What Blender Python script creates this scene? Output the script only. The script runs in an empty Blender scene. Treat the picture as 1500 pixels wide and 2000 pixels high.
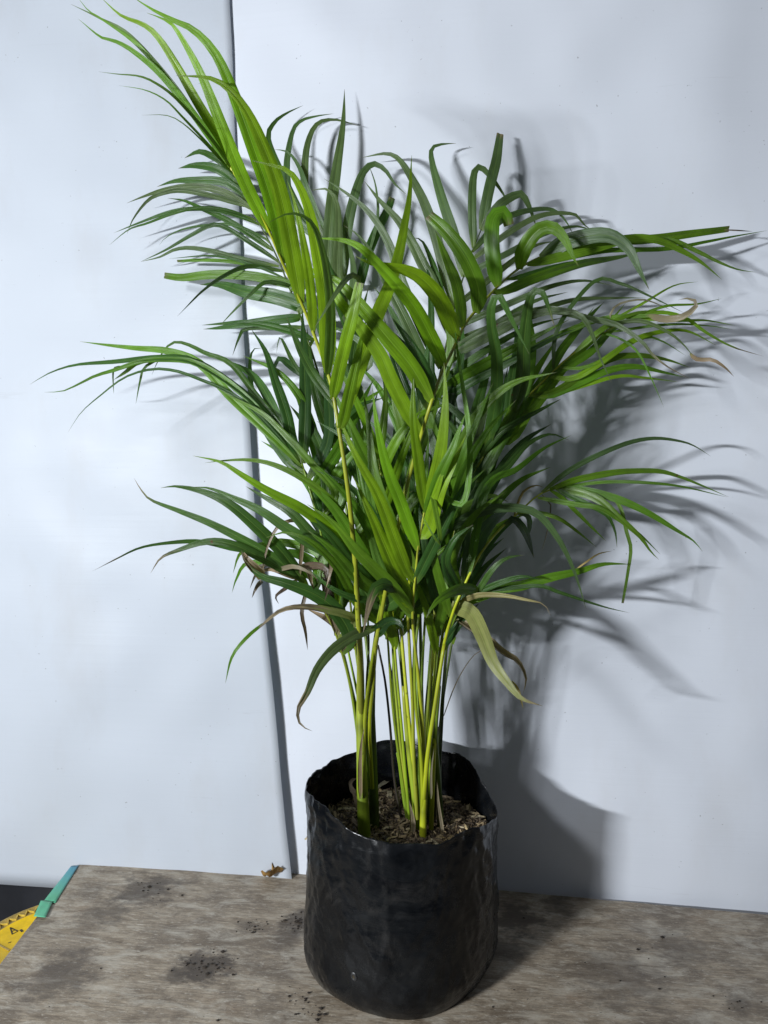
import bpy, bmesh, math, random
from mathutils import Vector, Matrix, noise
random.seed(7)
R = math.radians
scn = bpy.context.scene
col = scn.collection

# ------------------------------------------------------------------ camera
CAM = Vector((0.0, -1.46, 0.80))
PITCH, YAW, ROLL, FPX = 3.0, 6.5, 0.0, 1500.0
cd = bpy.data.cameras.new('camera'); cam = bpy.data.objects.new('camera', cd); col.objects.link(cam)
cam.location = CAM
MR = Matrix.Rotation(R(YAW), 3, 'Z') @ Matrix.Rotation(R(90 - PITCH), 3, 'X') @ Matrix.Rotation(R(ROLL), 3, 'Z')
cam.rotation_euler = MR.to_euler()
cd.sensor_fit = 'VERTICAL'; cd.sensor_height = 24.0; cd.lens = 24.0 * FPX / 2000.0
cd.clip_start = 0.02; cd.clip_end = 50
scn.camera = cam

# ------------------------------------------------------------------ world + lamps
w = bpy.data.worlds.new('World'); scn.world = w; w.use_nodes = True
bg = w.node_tree.nodes['Background']
bg.inputs[0].default_value = (0.80, 0.88, 1.0, 1); bg.inputs[1].default_value = 0.10

def area(name, loc, target, size, energy, color):
    l = bpy.data.lights.new(name, 'AREA'); l.shape = 'SQUARE'; l.size = size; l.energy = energy; l.color = color
    o = bpy.data.objects.new(name, l); col.objects.link(o); o.location = loc
    o.rotation_euler = (Vector(target) - Vector(loc)).to_track_quat('-Z', 'Y').to_euler()
    return o
KEY = Vector((-1.56, -2.25, 0.93)); KT = Vector((0.10, -0.05, 0.70))
kd = (KT - KEY).normalized(); side = kd.cross(Vector((0, 0, 1))).normalized()
NL = 7
for i in range(NL):                                   # a bar of small LED emitters
    p = KEY + side * (i - (NL - 1) / 2) * 0.036
    area('led_lamp', p, KT + side * (i - (NL - 1) / 2) * 0.036, 0.040, 11.3, (0.92, 0.955, 1.0))
area('upper_lamp', (-1.37, -2.19, 1.50), (0.0, 0, 0.85), 0.24, 21.0, (0.92, 0.95, 1.0))

scn.view_settings.view_transform = 'Standard'; scn.view_settings.look = 'None'
scn.view_settings.exposure = 0.0; scn.view_settings.gamma = 1.0
scn.render.engine = 'CYCLES'
scn.cycles.max_bounces = 8; scn.cycles.transparent_max_bounces = 8

# ------------------------------------------------------------------ helpers
def ray(x, y):
    return (MR @ Vector(((x - 750) / FPX, (1000 - y) / FPX, -1.0)))
def at(x, y, yw):                                     # photo pixel -> point yw metres in front of the back wall
    d = ray(x, y); t = (-yw - CAM.y) / d.y
    return CAM + d * t
def atz(x, y, z):
    d = ray(x, y); t = (z - CAM.z) / d.z
    return CAM + d * t
def mpp(p):                                           # metres per photo pixel at a point
    return ((MR.transposed() @ (p - CAM)).z * -1) / FPX

def tag(o, label=None, cat=None, group=None, kind=None):
    if label: o['label'] = label
    if cat: o['category'] = cat
    if group: o['group'] = group
    if kind: o['kind'] = kind
    return o
def empty(name, loc):
    o = bpy.data.objects.new(name, None); col.objects.link(o); o.location = loc; o.empty_display_size = 0.05
    return o
def mesh_obj(name, verts, faces, mat, parent=None, smooth=True, off=None):
    me = bpy.data.meshes.new(name)
    if off is not None: verts = [v - off for v in verts]
    me.from_pydata([tuple(v) for v in verts], [], faces)
    me.materials.append(mat)
    if smooth: me.polygons.foreach_set('use_smooth', [True] * len(me.polygons))
    me.update()
    o = bpy.data.objects.new(name, me); col.objects.link(o)
    if parent: o.parent = parent
    return o
def bm_obj(name, bm, mat, parent=None, smooth=False):
    me = bpy.data.meshes.new(name); bm.to_mesh(me); bm.free(); me.materials.append(mat)
    if smooth: me.polygons.foreach_set('use_smooth', [True] * len(me.polygons))
    o = bpy.data.objects.new(name, me); col.objects.link(o)
    if parent: o.parent = parent
    return o
def fbm(p, s, o=3): return noise.fractal(Vector(p) * s, 0.6, 2.0, o)

# ------------------------------------------------------------------ materials
class NT:
    def __init__(s, name):
        s.m = bpy.data.materials.new(name); s.m.use_nodes = True
        s.t = s.m.node_tree; s.n = s.t.nodes; s.b = s.n['Principled BSDF']; s.out = s.n['Material Output']
    def new(s, typ, **kw):
        n = s.n.new(typ)
        for k, v in kw.items():
            if hasattr(n, k): setattr(n, k, v)
            else: n.inputs[k.replace('_', ' ')].default_value = v
        return n
    def link(s, a, b): s.t.links.new(a, b)
    def noise(s, vec, scale, detail=4, rough=0.55, dist=0.0):
        n = s.n.new('ShaderNodeTexNoise'); n.inputs['Scale'].default_value = scale
        n.inputs['Detail'].default_value = detail; n.inputs['Roughness'].default_value = rough
        n.inputs['Distortion'].default_value = dist
        if vec is not None: s.link(vec, n.inputs['Vector'])
        return n.outputs['Fac']
    def ramp(s, fac, stops):
        n = s.n.new('ShaderNodeValToRGB'); e = n.color_ramp.elements
        while len(e) < len(stops): e.new(0.5)
        for el, (p, c) in zip(e, stops):
            el.position = p; el.color = (c, c, c, 1) if isinstance(c, (int, float)) else (*c, 1)
        s.link(fac, n.inputs[0]); return n.outputs[0]
    def mix(s, fac, a, b, typ='MIX'):
        n = s.n.new('ShaderNodeMix'); n.data_type = 'RGBA'; n.blend_type = typ
        for sock, v in ((n.inputs[0], fac), (n.inputs[6], a), (n.inputs[7], b)):
            if isinstance(v, (int, float)): sock.default_value = v
            elif isinstance(v, tuple): sock.default_value = (*v, 1)
            else: s.link(v, sock)
        return n.outputs[2]
    def math(s, op, a, b=0.0):
        n = s.n.new('ShaderNodeMath'); n.operation = op
        for sock, v in ((n.inputs[0], a), (n.inputs[1], b)):
            if isinstance(v, (int, float)): sock.default_value = v
            else: s.link(v, sock)
        return n.outputs[0]
    def coords(s, scale=(1, 1, 1), kind='Object', rot=(0, 0, 0)):
        tc = s.n.new('ShaderNodeTexCoord'); mp = s.n.new('ShaderNodeMapping')
        mp.inputs['Scale'].default_value = scale; mp.inputs['Rotation'].default_value = rot
        s.link(tc.outputs[kind], mp.inputs[0]); return mp.outputs[0]
    def bump(s, h, strength, dist):
        n = s.n.new('ShaderNodeBump'); n.inputs['Strength'].default_value = strength
        n.inputs['Distance'].default_value = dist; s.link(h, n.inputs['Height']); s.link(n.outputs[0], s.b.inputs['Normal'])
        return n

def mat_leaf():
    T = NT('leaf'); b = T.b
    at_ = T.n.new('ShaderNodeAttribute'); at_.attribute_name = 'tint'
    uv = T.n.new('ShaderNodeUVMap'); uv.uv_map = 'UVMap'
    sx = T.n.new('ShaderNodeSeparateXYZ'); T.link(uv.outputs[0], sx.inputs[0])
    mp = T.n.new('ShaderNodeMapping'); mp.inputs['Scale'].default_value = (26, 1.1, 1); T.link(uv.outputs[0], mp.inputs[0])
    veins = T.noise(mp.outputs[0], 1.0, 2, 0.5)
    c = T.mix(T.ramp(veins, [(0.32, 0.0), (0.68, 1.0)]), (0.74, 0.76, 0.7), (1.2, 1.16, 1.15))
    base = T.mix(1.0, at_.outputs['Color'], c, 'MULTIPLY')
    obj = T.coords((1, 1, 1))
    blot = T.ramp(T.noise(obj, 28, 3), [(0.3, 0.78), (0.72, 1.18)])
    base = T.mix(1.0, base, blot, 'MULTIPLY')
    # pale midrib
    mid = T.math('ABSOLUTE', T.math('SUBTRACT', sx.outputs[0], 0.5))
    rib = T.ramp(mid, [(0.0, 1.0), (0.03, 0.0)])
    base = T.mix(T.math('MULTIPLY', rib, 0.35), base, (0.22, 0.34, 0.06))
    spots = T.ramp(T.noise(obj, 62, 2, 0.4), [(0.765, 0.0), (0.80, 1.0)])
    base = T.mix(spots, base, (0.09, 0.035, 0.012))
    T.link(base, b.inputs['Base Color'])
    b.inputs['Roughness'].default_value = 0.36
    b.inputs['Specular IOR Level'].default_value = 0.5
    h = T.math('ADD', T.math('MULTIPLY', veins, 1.0), T.math('MULTIPLY', rib, -0.6))
    T.bump(h, 0.5, 0.0012)
    tr = T.n.new('ShaderNodeBsdfTranslucent')
    T.link(T.mix(1.0, base, (1.5, 1.5, 0.5), 'MULTIPLY'), tr.inputs['Color'])
    mx = T.n.new('ShaderNodeMixShader'); mx.inputs[0].default_value = 0.28
    T.link(b.outputs[0], mx.inputs[1]); T.link(tr.outputs[0], mx.inputs[2]); T.link(mx.outputs[0], T.out.inputs[0])
    return T.m
def mat_stem():
    T = NT('stem'); b = T.b
    at_ = T.n.new('ShaderNodeAttribute'); at_.attribute_name = 'tint'
    o = T.coords((60, 60, 4)); f = T.noise(o, 1.0, 3)
    c = T.mix(1.0, at_.outputs['Color'], T.ramp(f, [(0.3, 0.62), (0.7, 1.2)]), 'MULTIPLY')
    sp = T.ramp(T.noise(T.coords((160, 160, 70)), 1.0, 2), [(0.68, 0.0), (0.74, 1.0)])
    c = T.mix(T.math('MULTIPLY', sp, 0.7), c, (0.06, 0.045, 0.015))
    T.link(c, b.inputs['Base Color']); b.inputs['Roughness'].default_value = 0.42
    b.inputs['Subsurface Weight'].default_value = 0.0
    T.bump(f, 0.25, 0.001)
    return T.m
def mat_vinyl(name, colr, rough, thin):
    T = NT(name); b = T.b
    o = T.coords((1, 1, 1))
    big = T.noise(o, 1.6, 3)
    c = T.mix(T.ramp(big, [(0.35, 0.0), (0.7, 1.0)]), colr, tuple(x * 0.95 for x in colr))
    dirt = T.ramp(T.noise(T.coords((7, 7, 3)), 1.0, 5, 0.65), [(0.52, 0.0), (0.80, 1.0)])
    c = T.mix(T.math('MULTIPLY', dirt, 0.22), c, (0.50, 0.48, 0.45))
    sp = T.ramp(T.noise(o, 190, 1, 0.3), [(0.79, 0.0), (0.84, 1.0)])
    c = T.mix(T.math('MULTIPLY', sp, 0.5), c, (0.15, 0.14, 0.13))
    scf = T.ramp(T.noise(T.coords((3.5, 3.5, 60), rot=(0, 0.5, 0)), 1.0, 5, 0.7, 0.8), [(0.66, 0.0), (0.72, 1.0)])
    c = T.mix(T.math('MULTIPLY', scf, 0.16), c, (0.40, 0.40, 0.40))
    T.link(c, b.inputs['Base Color'])
    T.link(T.ramp(T.noise(T.coords((3, 3, 9)), 1.0, 4), [(0.3, rough - 0.06), (0.7, rough + 0.08)]), b.inputs['Roughness'])
    b.inputs['Specular IOR Level'].default_value = 0.24
    # fine horizontal ribbing of the sheet
    rib = T.noise(T.coords((1.2, 1.2, 110)), 1.0, 2, 0.5)
    rib2 = T.noise(T.coords((9, 9, 420)), 1.0, 1, 0.5)
    h = T.math('ADD', rib, T.math('MULTIPLY', rib2, 0.35))
    T.bump(h, 0.16, 0.0016)
    tr = T.n.new('ShaderNodeBsdfTranslucent'); T.link(c, tr.inputs['Color'])
    mx = T.n.new('ShaderNodeMixShader'); mx.inputs[0].default_value = thin
    T.link(b.outputs[0], mx.inputs[1]); T.link(tr.outputs[0], mx.inputs[2]); T.link(mx.outputs[0], T.out.inputs[0])
    return T.m
def mat_wood():
    T = NT('weathered_plywood'); b = T.b
    g1 = T.noise(T.coords((17, 44, 40)), 1.0, 9, 0.78, 0.3)
    g2 = T.noise(T.coords((26, 260, 80)), 1.0, 5, 0.7, 0.3)
    c = T.ramp(g1, [(0.33, (0.16, 0.122, 0.082)), (0.5, (0.295, 0.242, 0.176)), (0.67, (0.44, 0.38, 0.295))])
    c = T.mix(0.55, c, T.mix(1.0, c, T.ramp(g2, [(0.35, 0.45), (0.62, 1.25)]), 'MULTIPLY'))
    blotch = T.noise(T.coords((8, 11, 5)), 1.0, 8, 0.74, 0.2)
    c = T.mix(T.ramp(blotch, [(0.47, 0.0), (0.60, 0.75)]), c, (0.115, 0.086, 0.057))
    pale = T.noise(T.coords((9, 24, 5)), 1.3, 6, 0.72, 0.6)
    c = T.mix(T.ramp(pale, [(0.50, 0.0), (0.66, 0.75)]), c, (0.45, 0.412, 0.34))
    sp = T.ramp(T.noise(T.coords((120, 160, 60)), 1.0, 3, 0.6), [(0.67, 0.0), (0.73, 1.0)])
    c = T.mix(T.math('MULTIPLY', sp, 0.75), c, (0.03, 0.026, 0.02))
    warm = T.ramp(T.noise(T.coords((4, 5, 2)), 1.7, 3), [(0.62, 0.0), (0.78, 0.5)])
    c = T.mix(warm, c, (0.23, 0.15, 0.085))
    fl_ = T.ramp(T.noise(T.coords((70, 230, 60)), 1.0, 5, 0.75, 0.3), [(0.56, 0.0), (0.66, 0.7)])
    c = T.mix(fl_, c, (0.50, 0.46, 0.385))
    fd_ = T.ramp(T.noise(T.coords((48, 190, 60), rot=(0, 0, 0.06)), 1.5, 6, 0.78, 0.3), [(0.58, 0.0), (0.68, 0.8)])
    c = T.mix(fd_, c, (0.075, 0.060, 0.046))
    # dark soil stains (their own shapes) round where the bag has stood
    tc = T.n.new('ShaderNodeTexCoord')
    jit = T.noise(T.coords((22, 30, 9)), 1.0, 5, 0.7)
    for (x, y, r, k) in STAINS:
        vm = T.n.new('ShaderNodeVectorMath'); vm.operation = 'DISTANCE'
        T.link(tc.outputs['Object'], vm.inputs[0]); vm.inputs[1].default_value = (x, y, 0.0)
        d = T.math('ADD', T.math('MULTIPLY', vm.outputs['Value'], 1.0 / r), T.math('MULTIPLY', T.math('SUBTRACT', jit, 0.5), 2.6))
        c = T.mix(T.math('MULTIPLY', T.ramp(d, [(0.40, 1.0), (0.85, 0.0)]), k), c, (0.060, 0.046, 0.034))
    T.link(c, b.inputs['Base Color'])
    T.link(T.ramp(blotch, [(0.4, 0.62), (0.7, 0.42)]), b.inputs['Roughness'])
    T.bump(T.math('ADD', g1, T.math('MULTIPLY', g2, 0.8)), 0.55, 0.0018)
    return T.m
def mat_bag():
    T = NT('black_plastic_film'); b = T.b
    o = T.coords((1, 1, 1))
    f = T.noise(T.coords((6, 6, 9)), 1.0, 6, 0.7, 1.2)
    c = T.mix(T.ramp(f, [(0.40, 0.0), (0.68, 1.0)]), (0.0022, 0.0028, 0.0038), (0.0095, 0.0105, 0.0115))
    s2 = T.noise(T.coords((13, 13, 9), rot=(0.3, 0.5, 0)), 1.0, 7, 0.72, 0.8)
    c = T.mix(T.ramp(s2, [(0.53, 0.0), (0.66, 0.6)]), c, (0.026, 0.025, 0.024))
    T.link(c, b.inputs['Base Color'])
    T.link(T.ramp(f, [(0.35, 0.15), (0.66, 0.36)]), b.inputs['Roughness'])
    b.inputs['Specular IOR Level'].default_value = 0.34
    fine = T.noise(T.coords((10, 10, 34), rot=(0.75, 0.55, 0.2)), 1.0, 4, 0.55, 0.6)
    wide = T.noise(T.coords((9, 9, 12)), 1.0, 3, 0.6, 1.5)
    T.bump(T.math('ADD', T.math('MULTIPLY', fine, 0.6), T.math('MULTIPLY', wide, 0.6)), 0.38, 0.006)
    return T.m
def mat_plain(name, c, rough=0.5, var=0.25, scale=30, bump=0.2):
    T = NT(name); b = T.b
    f = T.noise(T.coords((1, 1, 1)), scale, 5, 0.65)
    cc = T.mix(T.ramp(f, [(0.3, 0.0), (0.7, 1.0)]), tuple(x * (1 - var) for x in c), tuple(min(1, x * (1 + var)) for x in c))
    T.link(cc, b.inputs['Base Color']); b.inputs['Roughness'].default_value = rough
    T.bump(f, bump, 0.001)
    return T.m
def mat_attr(name, rough=0.7):
    T = NT(name)
    a = T.n.new('ShaderNodeAttribute'); a.attribute_name = 'tint'
    f = T.noise(T.coords((1, 1, 1)), 220, 3)
    T.link(T.mix(1.0, a.outputs['Color'], T.ramp(f, [(0.3, 0.7), (0.7, 1.25)]), 'MULTIPLY'), T.b.inputs['Base Color'])
    T.b.inputs['Roughness'].default_value = rough
    return T.m
def mat_tape(blue=False):
    T = NT('green_tape')
    f = T.noise(T.coords((40, 9, 40)), 1.0, 4)
    c = T.mix(T.ramp(f, [(0.3, 0.0), (0.7, 1.0)]), (0.075, 0.36, 0.20), (0.11, 0.46, 0.26))
    tc_ = T.n.new('ShaderNodeTexCoord'); sp_ = T.n.new('ShaderNodeSeparateXYZ'); T.link(tc_.outputs['Generated'], sp_.inputs[0])
    if blue: c = T.mix(T.ramp(sp_.outputs[1], [(0.15, 0.0), (0.95, 0.85)]), c, (0.055, 0.25, 0.42))
    T.link(c, T.b.inputs['Base Color']); T.b.inputs['Roughness'].default_value = 0.35
    return T.m

BAGC = at(782, 1750, 0.24); BAGC = Vector((BAGC.x, -0.24, 0.0))
STAINS = []
for (px, py, r, k) in [(400, 1890, 0.065, 0.9), (345, 1905, 0.04, 0.7), (285, 1735, 0.075, 0.7), (205, 1785, 0.06, 0.6), (120, 1905, 0.08, 0.6),
                       (590, 1800, 0.05, 0.8), (560, 1835, 0.04, 0.5), (480, 1810, 0.03, 0.55), (1010, 1790, 0.07, 0.8), (985, 1850, 0.05, 0.6),
                       (1090, 1770, 0.04, 0.5), (1440, 1960, 0.03, 0.5), (1210, 1910, 0.10, 0.45), (700, 1760, 0.05, 0.4), (1330, 1850, 0.07, 0.4)]:
    p = atz(px, py, 0.0); STAINS.append((p.x, p.y, r, k))
M = dict(leaf=mat_leaf(), stem=mat_stem(), vinylL=mat_vinyl('white_vinyl', (0.665, 0.71, 0.765), 0.42, 0.34),
         vinylR=mat_vinyl('grey_white_vinyl', (0.66, 0.695, 0.755), 0.44, 0.05), wood=mat_wood(), bag=mat_bag(),
         soil=mat_plain('dark_soil', (0.018, 0.013, 0.009), 0.9, 0.5, 60, 0.8), husk=mat_attr('husk_mulch', 0.7),
         yellow=mat_plain('yellow_plastic', (0.86, 0.56, 0.004), 0.38, 0.16, 40, 0.15), ridge=mat_plain('worn_yellow_plastic', (0.36, 0.25, 0.06), 0.5, 0.35, 90, 0.2),
         gold=mat_plain('gold_moulding', (0.55, 0.38, 0.05), 0.4, 0.25, 90, 0.2), mark=mat_plain('black_mark', (0.03, 0.022, 0.008), 0.6, 0.3, 90, 0.1),
         tape=mat_tape(), tape2=mat_tape(True), black=mat_plain('black_sheet', (0.010, 0.011, 0.014), 0.55, 0.3, 12, 0.3),
         floor=mat_plain('concrete', (0.12, 0.115, 0.11), 0.8, 0.25, 6, 0.3), edge=mat_plain('raw_board_edge', (0.13, 0.10, 0.075), 0.8, 0.35, 50, 0.5),
         film_scuff=mat_plain('scuffed_film', (0.022, 0.022, 0.023), 0.4, 0.4, 300, 0.3),
         dry=mat_plain('dry_leaf', (0.30, 0.17, 0.045), 0.65, 0.45, 70, 0.5))

# ------------------------------------------------------------------ setting: floor, backdrop sheets, table
bm = bmesh.new(); bmesh.ops.create_grid(bm, x_segments=2, y_segments=2, size=6)
fl = bm_obj('floor', bm, M['floor']); fl.location = (0, -1, -0.78); tag(fl, kind='structure')

def lerp_tab(tab, v):
    if v <= tab[0][0]: return tab[0][1]
    for (a, b), (c, d) in zip(tab, tab[1:]):
        if v <= c: return b + (d - b) * (v - a) / (c - a)
    return tab[-1][1]
# free edge of the left sheet, traced as photo (y, x) and turned into (z, x)
EDGE = []
for (x, y) in [(430, -160), (439, 0), (446, 120), (452, 260), (461, 400), (466, 560), (474, 720), (484, 880), (497, 1040), (513, 1180), (528, 1330), (541, 1470), (553, 1600), (566, 1715), (572, 1790)]:
    p = at(x, y, 0.032); EDGE.append((p.z, p.x))
EDGE.sort()
def sheet(name, x0, x1, z0, z1, depth, nx, nz, mat, wob):
    vs, fs = [], []
    for j in range(nz + 1):
        z = z0 + (z1 - z0) * j / nz
        for i in range(nx + 1):
            u = i / nx
            xr = lerp_tab(EDGE, z) if x1 is None else x1
            x = x0 + (xr - x0) * u
            vs.append(Vector((x, -depth(x, z, u) + wob * fbm((x, 3.1, z), 2.1, 3) + 0.25 * wob * math.sin(z * 9 + 2.5 * fbm((x, 0, z), 1.5)) * fbm((x, 7, z), 1.7), z)))
    for j in range(nz):
        for i in range(nx):
            a = j * (nx + 1) + i; fs.append((a, a + 1, a + nx + 2, a + nx + 1))
    o = mesh_obj(name, vs, fs, mat)
    s = o.modifiers.new('thickness', 'SOLIDIFY'); s.thickness = 0.0012; s.offset = 1
    return o
def dl(x, z, u):
    k = lerp_tab([(-0.1, 0.019), (0.1, 0.023), (0.6, 0.021), (0.9, 0.016), (1.15, 0.011), (1.4, 0.007), (1.8, 0.006)], z)
    return 0.005 + (k - 0.005) * (0.35 + 0.65 * u ** 2)
so = sheet('backdrop_sheet', -1.35, None, -0.055, 1.95, dl, 60, 70, M['vinylL'], 0.011)
tag(so, 'white ribbed vinyl sheet on the left whose free edge overlaps the other sheet', 'backdrop')
so = sheet('backdrop_sheet', -0.75, 1.25, -0.20, 1.95, lambda x, z, u: 0.0, 80, 80, M['vinylR'], 0.013)
tag(so, 'greyish white vinyl sheet on the right, behind the palm and its shadow', 'backdrop')
# black sheet below the white one
vs, fs = [], []
nx, nz = 40, 24
for j in range(nz + 1):
    for i in range(nx + 1):
        x = -1.6 + 1.2 * i / nx; z = -0.765 + 0.78 * j / nz
        vs.append(Vector((x, 0.022 + 0.012 * math.sin(x * 23 + z * 3) + 0.01 * fbm((x, 1, z), 4), z)))
for j in range(nz):
    for i in range(nx):
        a = j * (nx + 1) + i; fs.append((a, a + 1, a + nx + 2, a + nx + 1))
o = mesh_obj('black_sheet', vs, fs, M['black'])
tag(o, 'black plastic sheet showing below the white backdrop at the far left', 'sheet')

# table
tc = [atz(152, 1691, 0.0), atz(1560, 1795, 0.0), atz(1900, 2260, 0.0), atz(-240, 2190, 0.0)]
TB = empty('plywood_table', (BAGC.x, BAGC.y, -0.78))
tag(TB, 'weathered grey plywood table top stained with soil under the black bag', 'table')
off = Vector(TB.location)
N = 60
BE = [(152, 1689), (330, 1694), (555, 1704), (760, 1720), (970, 1738), (1240, 1763), (1500, 1787), (1560, 1793)]
tc[0] = atz(*BE[0], 0.0); tc[1] = atz(*BE[-1], 0.0)
back = [atz(152 + 1408 * i / N, lerp_tab(BE, 152 + 1408 * i / N), 0.0) + Vector((0, 0.0014 * fbm((i * 0.35, 0, 0), 1.0), 0)) for i in range(N + 1)]
right = [tc[1].lerp(tc[2], i / 10) for i in range(1, 10)]
front = [tc[2].lerp(tc[3], i / N) for i in range(N + 1)]
left = [tc[3].lerp(tc[0], i / 30) + Vector((0.0018 * fbm((i * 0.5, 4, 0), 1.0), 0, 0)) for i in range(1, 30)]
loop = back + right + front + left
vs = [v.copy() for v in loop] + [v + Vector((0, 0, -0.018)) for v in loop]
n = len(loop)
fs = [tuple(range(n))[::-1], tuple(range(n, 2 * n))] + [(i, (i + 1) % n, n + (i + 1) % n, n + i) for i in range(n)]
me = bpy.data.meshes.new('board'); me.from_pydata([tuple(v) for v in vs], [], fs); me.materials.append(M['wood']); me.materials.append(M['edge'])
bmx = bmesh.new(); bmx.from_mesh(me); bmesh.ops.recalc_face_normals(bmx, faces=bmx.faces); bmx.to_mesh(me); bmx.free()
for p in me.polygons:
    if abs(p.normal.z) < 0.5: p.material_index = 1
board = bpy.data.objects.new('board', me); col.objects.link(board); board.parent = TB; board.location = -off
def box(bm, x0, x1, y0, y1, z0, z1):
    v = [bm.verts.new((x, y, z)) for z in (z0, z1) for y in (y0, y1) for x in (x0, x1)]
    for f in ((0, 2, 3, 1), (4, 5, 7, 6), (0, 1, 5, 4), (1, 3, 7, 5), (3, 2, 6, 7), (2, 0, 4, 6)): bm.faces.new([v[i] for i in f])
cen = (tc[0] + tc[1] + tc[2] + tc[3]) / 4
for c in tc:
    q = c.lerp(cen, 0.12); bm = bmesh.new(); box(bm, -0.02, 0.02, -0.02, 0.02, -0.78, -0.019)
    o = bm_obj('leg', bm, M['edge'], TB); o.location = Vector((q.x, q.y, 0)) - off
# tape along the left end: strips folded over the board edge
def strip(name, pts_px, zz, mat, label):
    P = [atz(x, y, 0.0) for x, y in pts_px]                       # a-side then b-side, quad grid
    a0, a1, b1, b0 = P
    vs, fs = [], []
    nn = 14
    for i in range(nn + 1):
        t = i / nn
        A = a0.lerp(a1, t); B = b0.lerp(b1, t)
        for k in range(5):
            q = A.lerp(B, k / 4)
            vs.append(q + Vector((0, 0, zz + 0.0008 * fbm((t * 3, k, zz * 100), 1.4))))
    for i in range(nn):
        for k in range(4):
            a = i * 5 + k; fs.append((a, a + 1, a + 6, a + 5))
    o = mesh_obj(name, vs, fs, mat, TB, True, off)
    s = o.modifiers.new('thickness', 'SOLIDIFY'); s.thickness = 0.0006
    tag(o, label)
strip('edge_tape', [(139, 1693), (84, 1763), (108, 1765), (154, 1691)], 0.0012, M['tape2'], 'blue green tape along the left end of the board')
strip('edge_tape', [(80, 1762), (66, 1793), (89, 1795), (103, 1764)], 0.0030, M['tape'], 'lighter green folded piece of tape')

# yellow stool at the lower left
YZ = -0.045
rc = [atz(80, 1765, YZ), atz(40, 1779, YZ), atz(0, 1799, YZ)]
def circ(a, b, c):
    ax, ay, bx_, by, cx, cy = a.x, a.y, b.x, b.y, c.x, c.y
    d = 2 * (ax * (by - cy) + bx_ * (cy - ay) + cx * (ay - by))
    ux = ((ax**2 + ay**2) * (by - cy) + (bx_**2 + by**2) * (cy - ay) + (cx**2 + cy**2) * (ay - by)) / d
    uy = ((ax**2 + ay**2) * (cx - bx_) + (bx_**2 + by**2) * (ax - cx) + (cx**2 + cy**2) * (bx_ - ax)) / d
    return Vector((ux, uy, 0)), math.hypot(ax - ux, ay - uy)
RS = 0.17
a_, c_ = rc[0], rc[2]; midp = (a_ + c_) / 2; hd = (c_ - a_).length / 2
nrm = Vector((c_.y - a_.y, a_.x - c_.x, 0)).normalized()
if nrm.y > 0: nrm = -nrm
SC = midp + nrm * math.sqrt(max(RS**2 - hd**2, 0.0001))
ST = empty('plastic_stool', (SC.x, SC.y, -0.78)); tag(ST, 'round yellow plastic stool with zigzag moulded rim beside the table', 'stool')
def ring_lathe(name, prof, mat, parent, seg=72, zoff=0.0):
    vs, fs = [], []
    for (r, z) in prof:
        for i in range(seg):
            t = 2 * math.pi * i / seg; vs.append(Vector((r * math.cos(t), r * math.sin(t), z + zoff)))
    for j in range(len(prof) - 1):
        for i in range(seg):
            fs.append((j * seg + i, j * seg + (i + 1) % seg, (j + 1) * seg + (i + 1) % seg, (j + 1) * seg + i))
    return mesh_obj(name, vs, fs, mat, parent)
H = YZ + 0.78
ring_lathe('seat', [(0.001, H - 0.004), (RS - 0.027, H - 0.004), (RS - 0.025, H - 0.0008), (RS - 0.022, H - 0.003)], M['yellow'], ST)
ring_lathe('rim', [(RS - 0.022, H - 0.0032), (RS - 0.006, H - 0.0032), (RS - 0.004, H), (RS, H - 0.001), (RS + 0.002, H - 0.06), (RS - 0.002, H - 0.06)], M['ridge'], ST)
vs, fs = [], []
def bar2(p, q, wd, z0, z1):
    d = (q - p).normalized(); s_ = Vector((-d.y, d.x, 0)) * wd / 2; k = len(vs)
    for zz in (z0, z1):
        for v in (p + s_, q + s_, q - s_, p - s_): vs.append(Vector((v.x, v.y, zz)))
    fs.extend([(k + 4, k + 5, k + 6, k + 7)] + [(k + i, k + (i + 1) % 4, k + 4 + (i + 1) % 4, k + 4 + i) for i in range(4)])
NZ = 112
for i in range(NZ):
    t0, t1 = 2 * math.pi * i / NZ, 2 * math.pi * (i + 1) / NZ
    ra, rb = (RS - 0.019, RS - 0.007) if i % 2 else (RS - 0.007, RS - 0.019)
    bar2(Vector((ra * math.cos(t0), ra * math.sin(t0), 0)), Vector((rb * math.cos(t1), rb * math.sin(t1), 0)), 0.0020, H - 0.0035, H + 0.0002)
zz_ = mesh_obj('zigzag_moulding', vs, fs, M['gold'], ST, False)
# dark worn mark like a letter on the seat and a moulded line
vs, fs = [], []
def pxs(x, y): return atz(x, y, YZ - 0.003) - Vector((SC.x, SC.y, 0))
for (a, b, wd) in [((20, 1811), (35, 1818), .0020), ((20, 1811), (24, 1824), .0022), ((24, 1824), (35, 1818), .0016), ((23, 1819), (30, 1815), .0016), ((40, 1815), (44, 1819), .004), ((16, 1841), (22, 1839), .0014)]:
    bar2(pxs(*a), pxs(*b), wd, H - 0.0045, H - 0.0034)
mesh_obj('worn_mark', vs, fs, M['mark'], ST, False)
vs, fs = [], []
bar2(pxs(-30, 1830), pxs(18, 1856), .003, H - 0.0045, H - 0.0028)
mesh_obj('moulded_line', vs, fs, M['ridge'], ST, False)
for k in range(4):
    t = math.pi / 4 + k * math.pi / 2; bm = bmesh.new(); box(bm, -0.018, 0.018, -0.018, 0.018, 0, H - 0.058)
    o = bm_obj('leg', bm, M['yellow'], ST); o.location = ((RS - 0.03) * math.cos(t), (RS - 0.03) * math.sin(t), 0)

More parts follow.
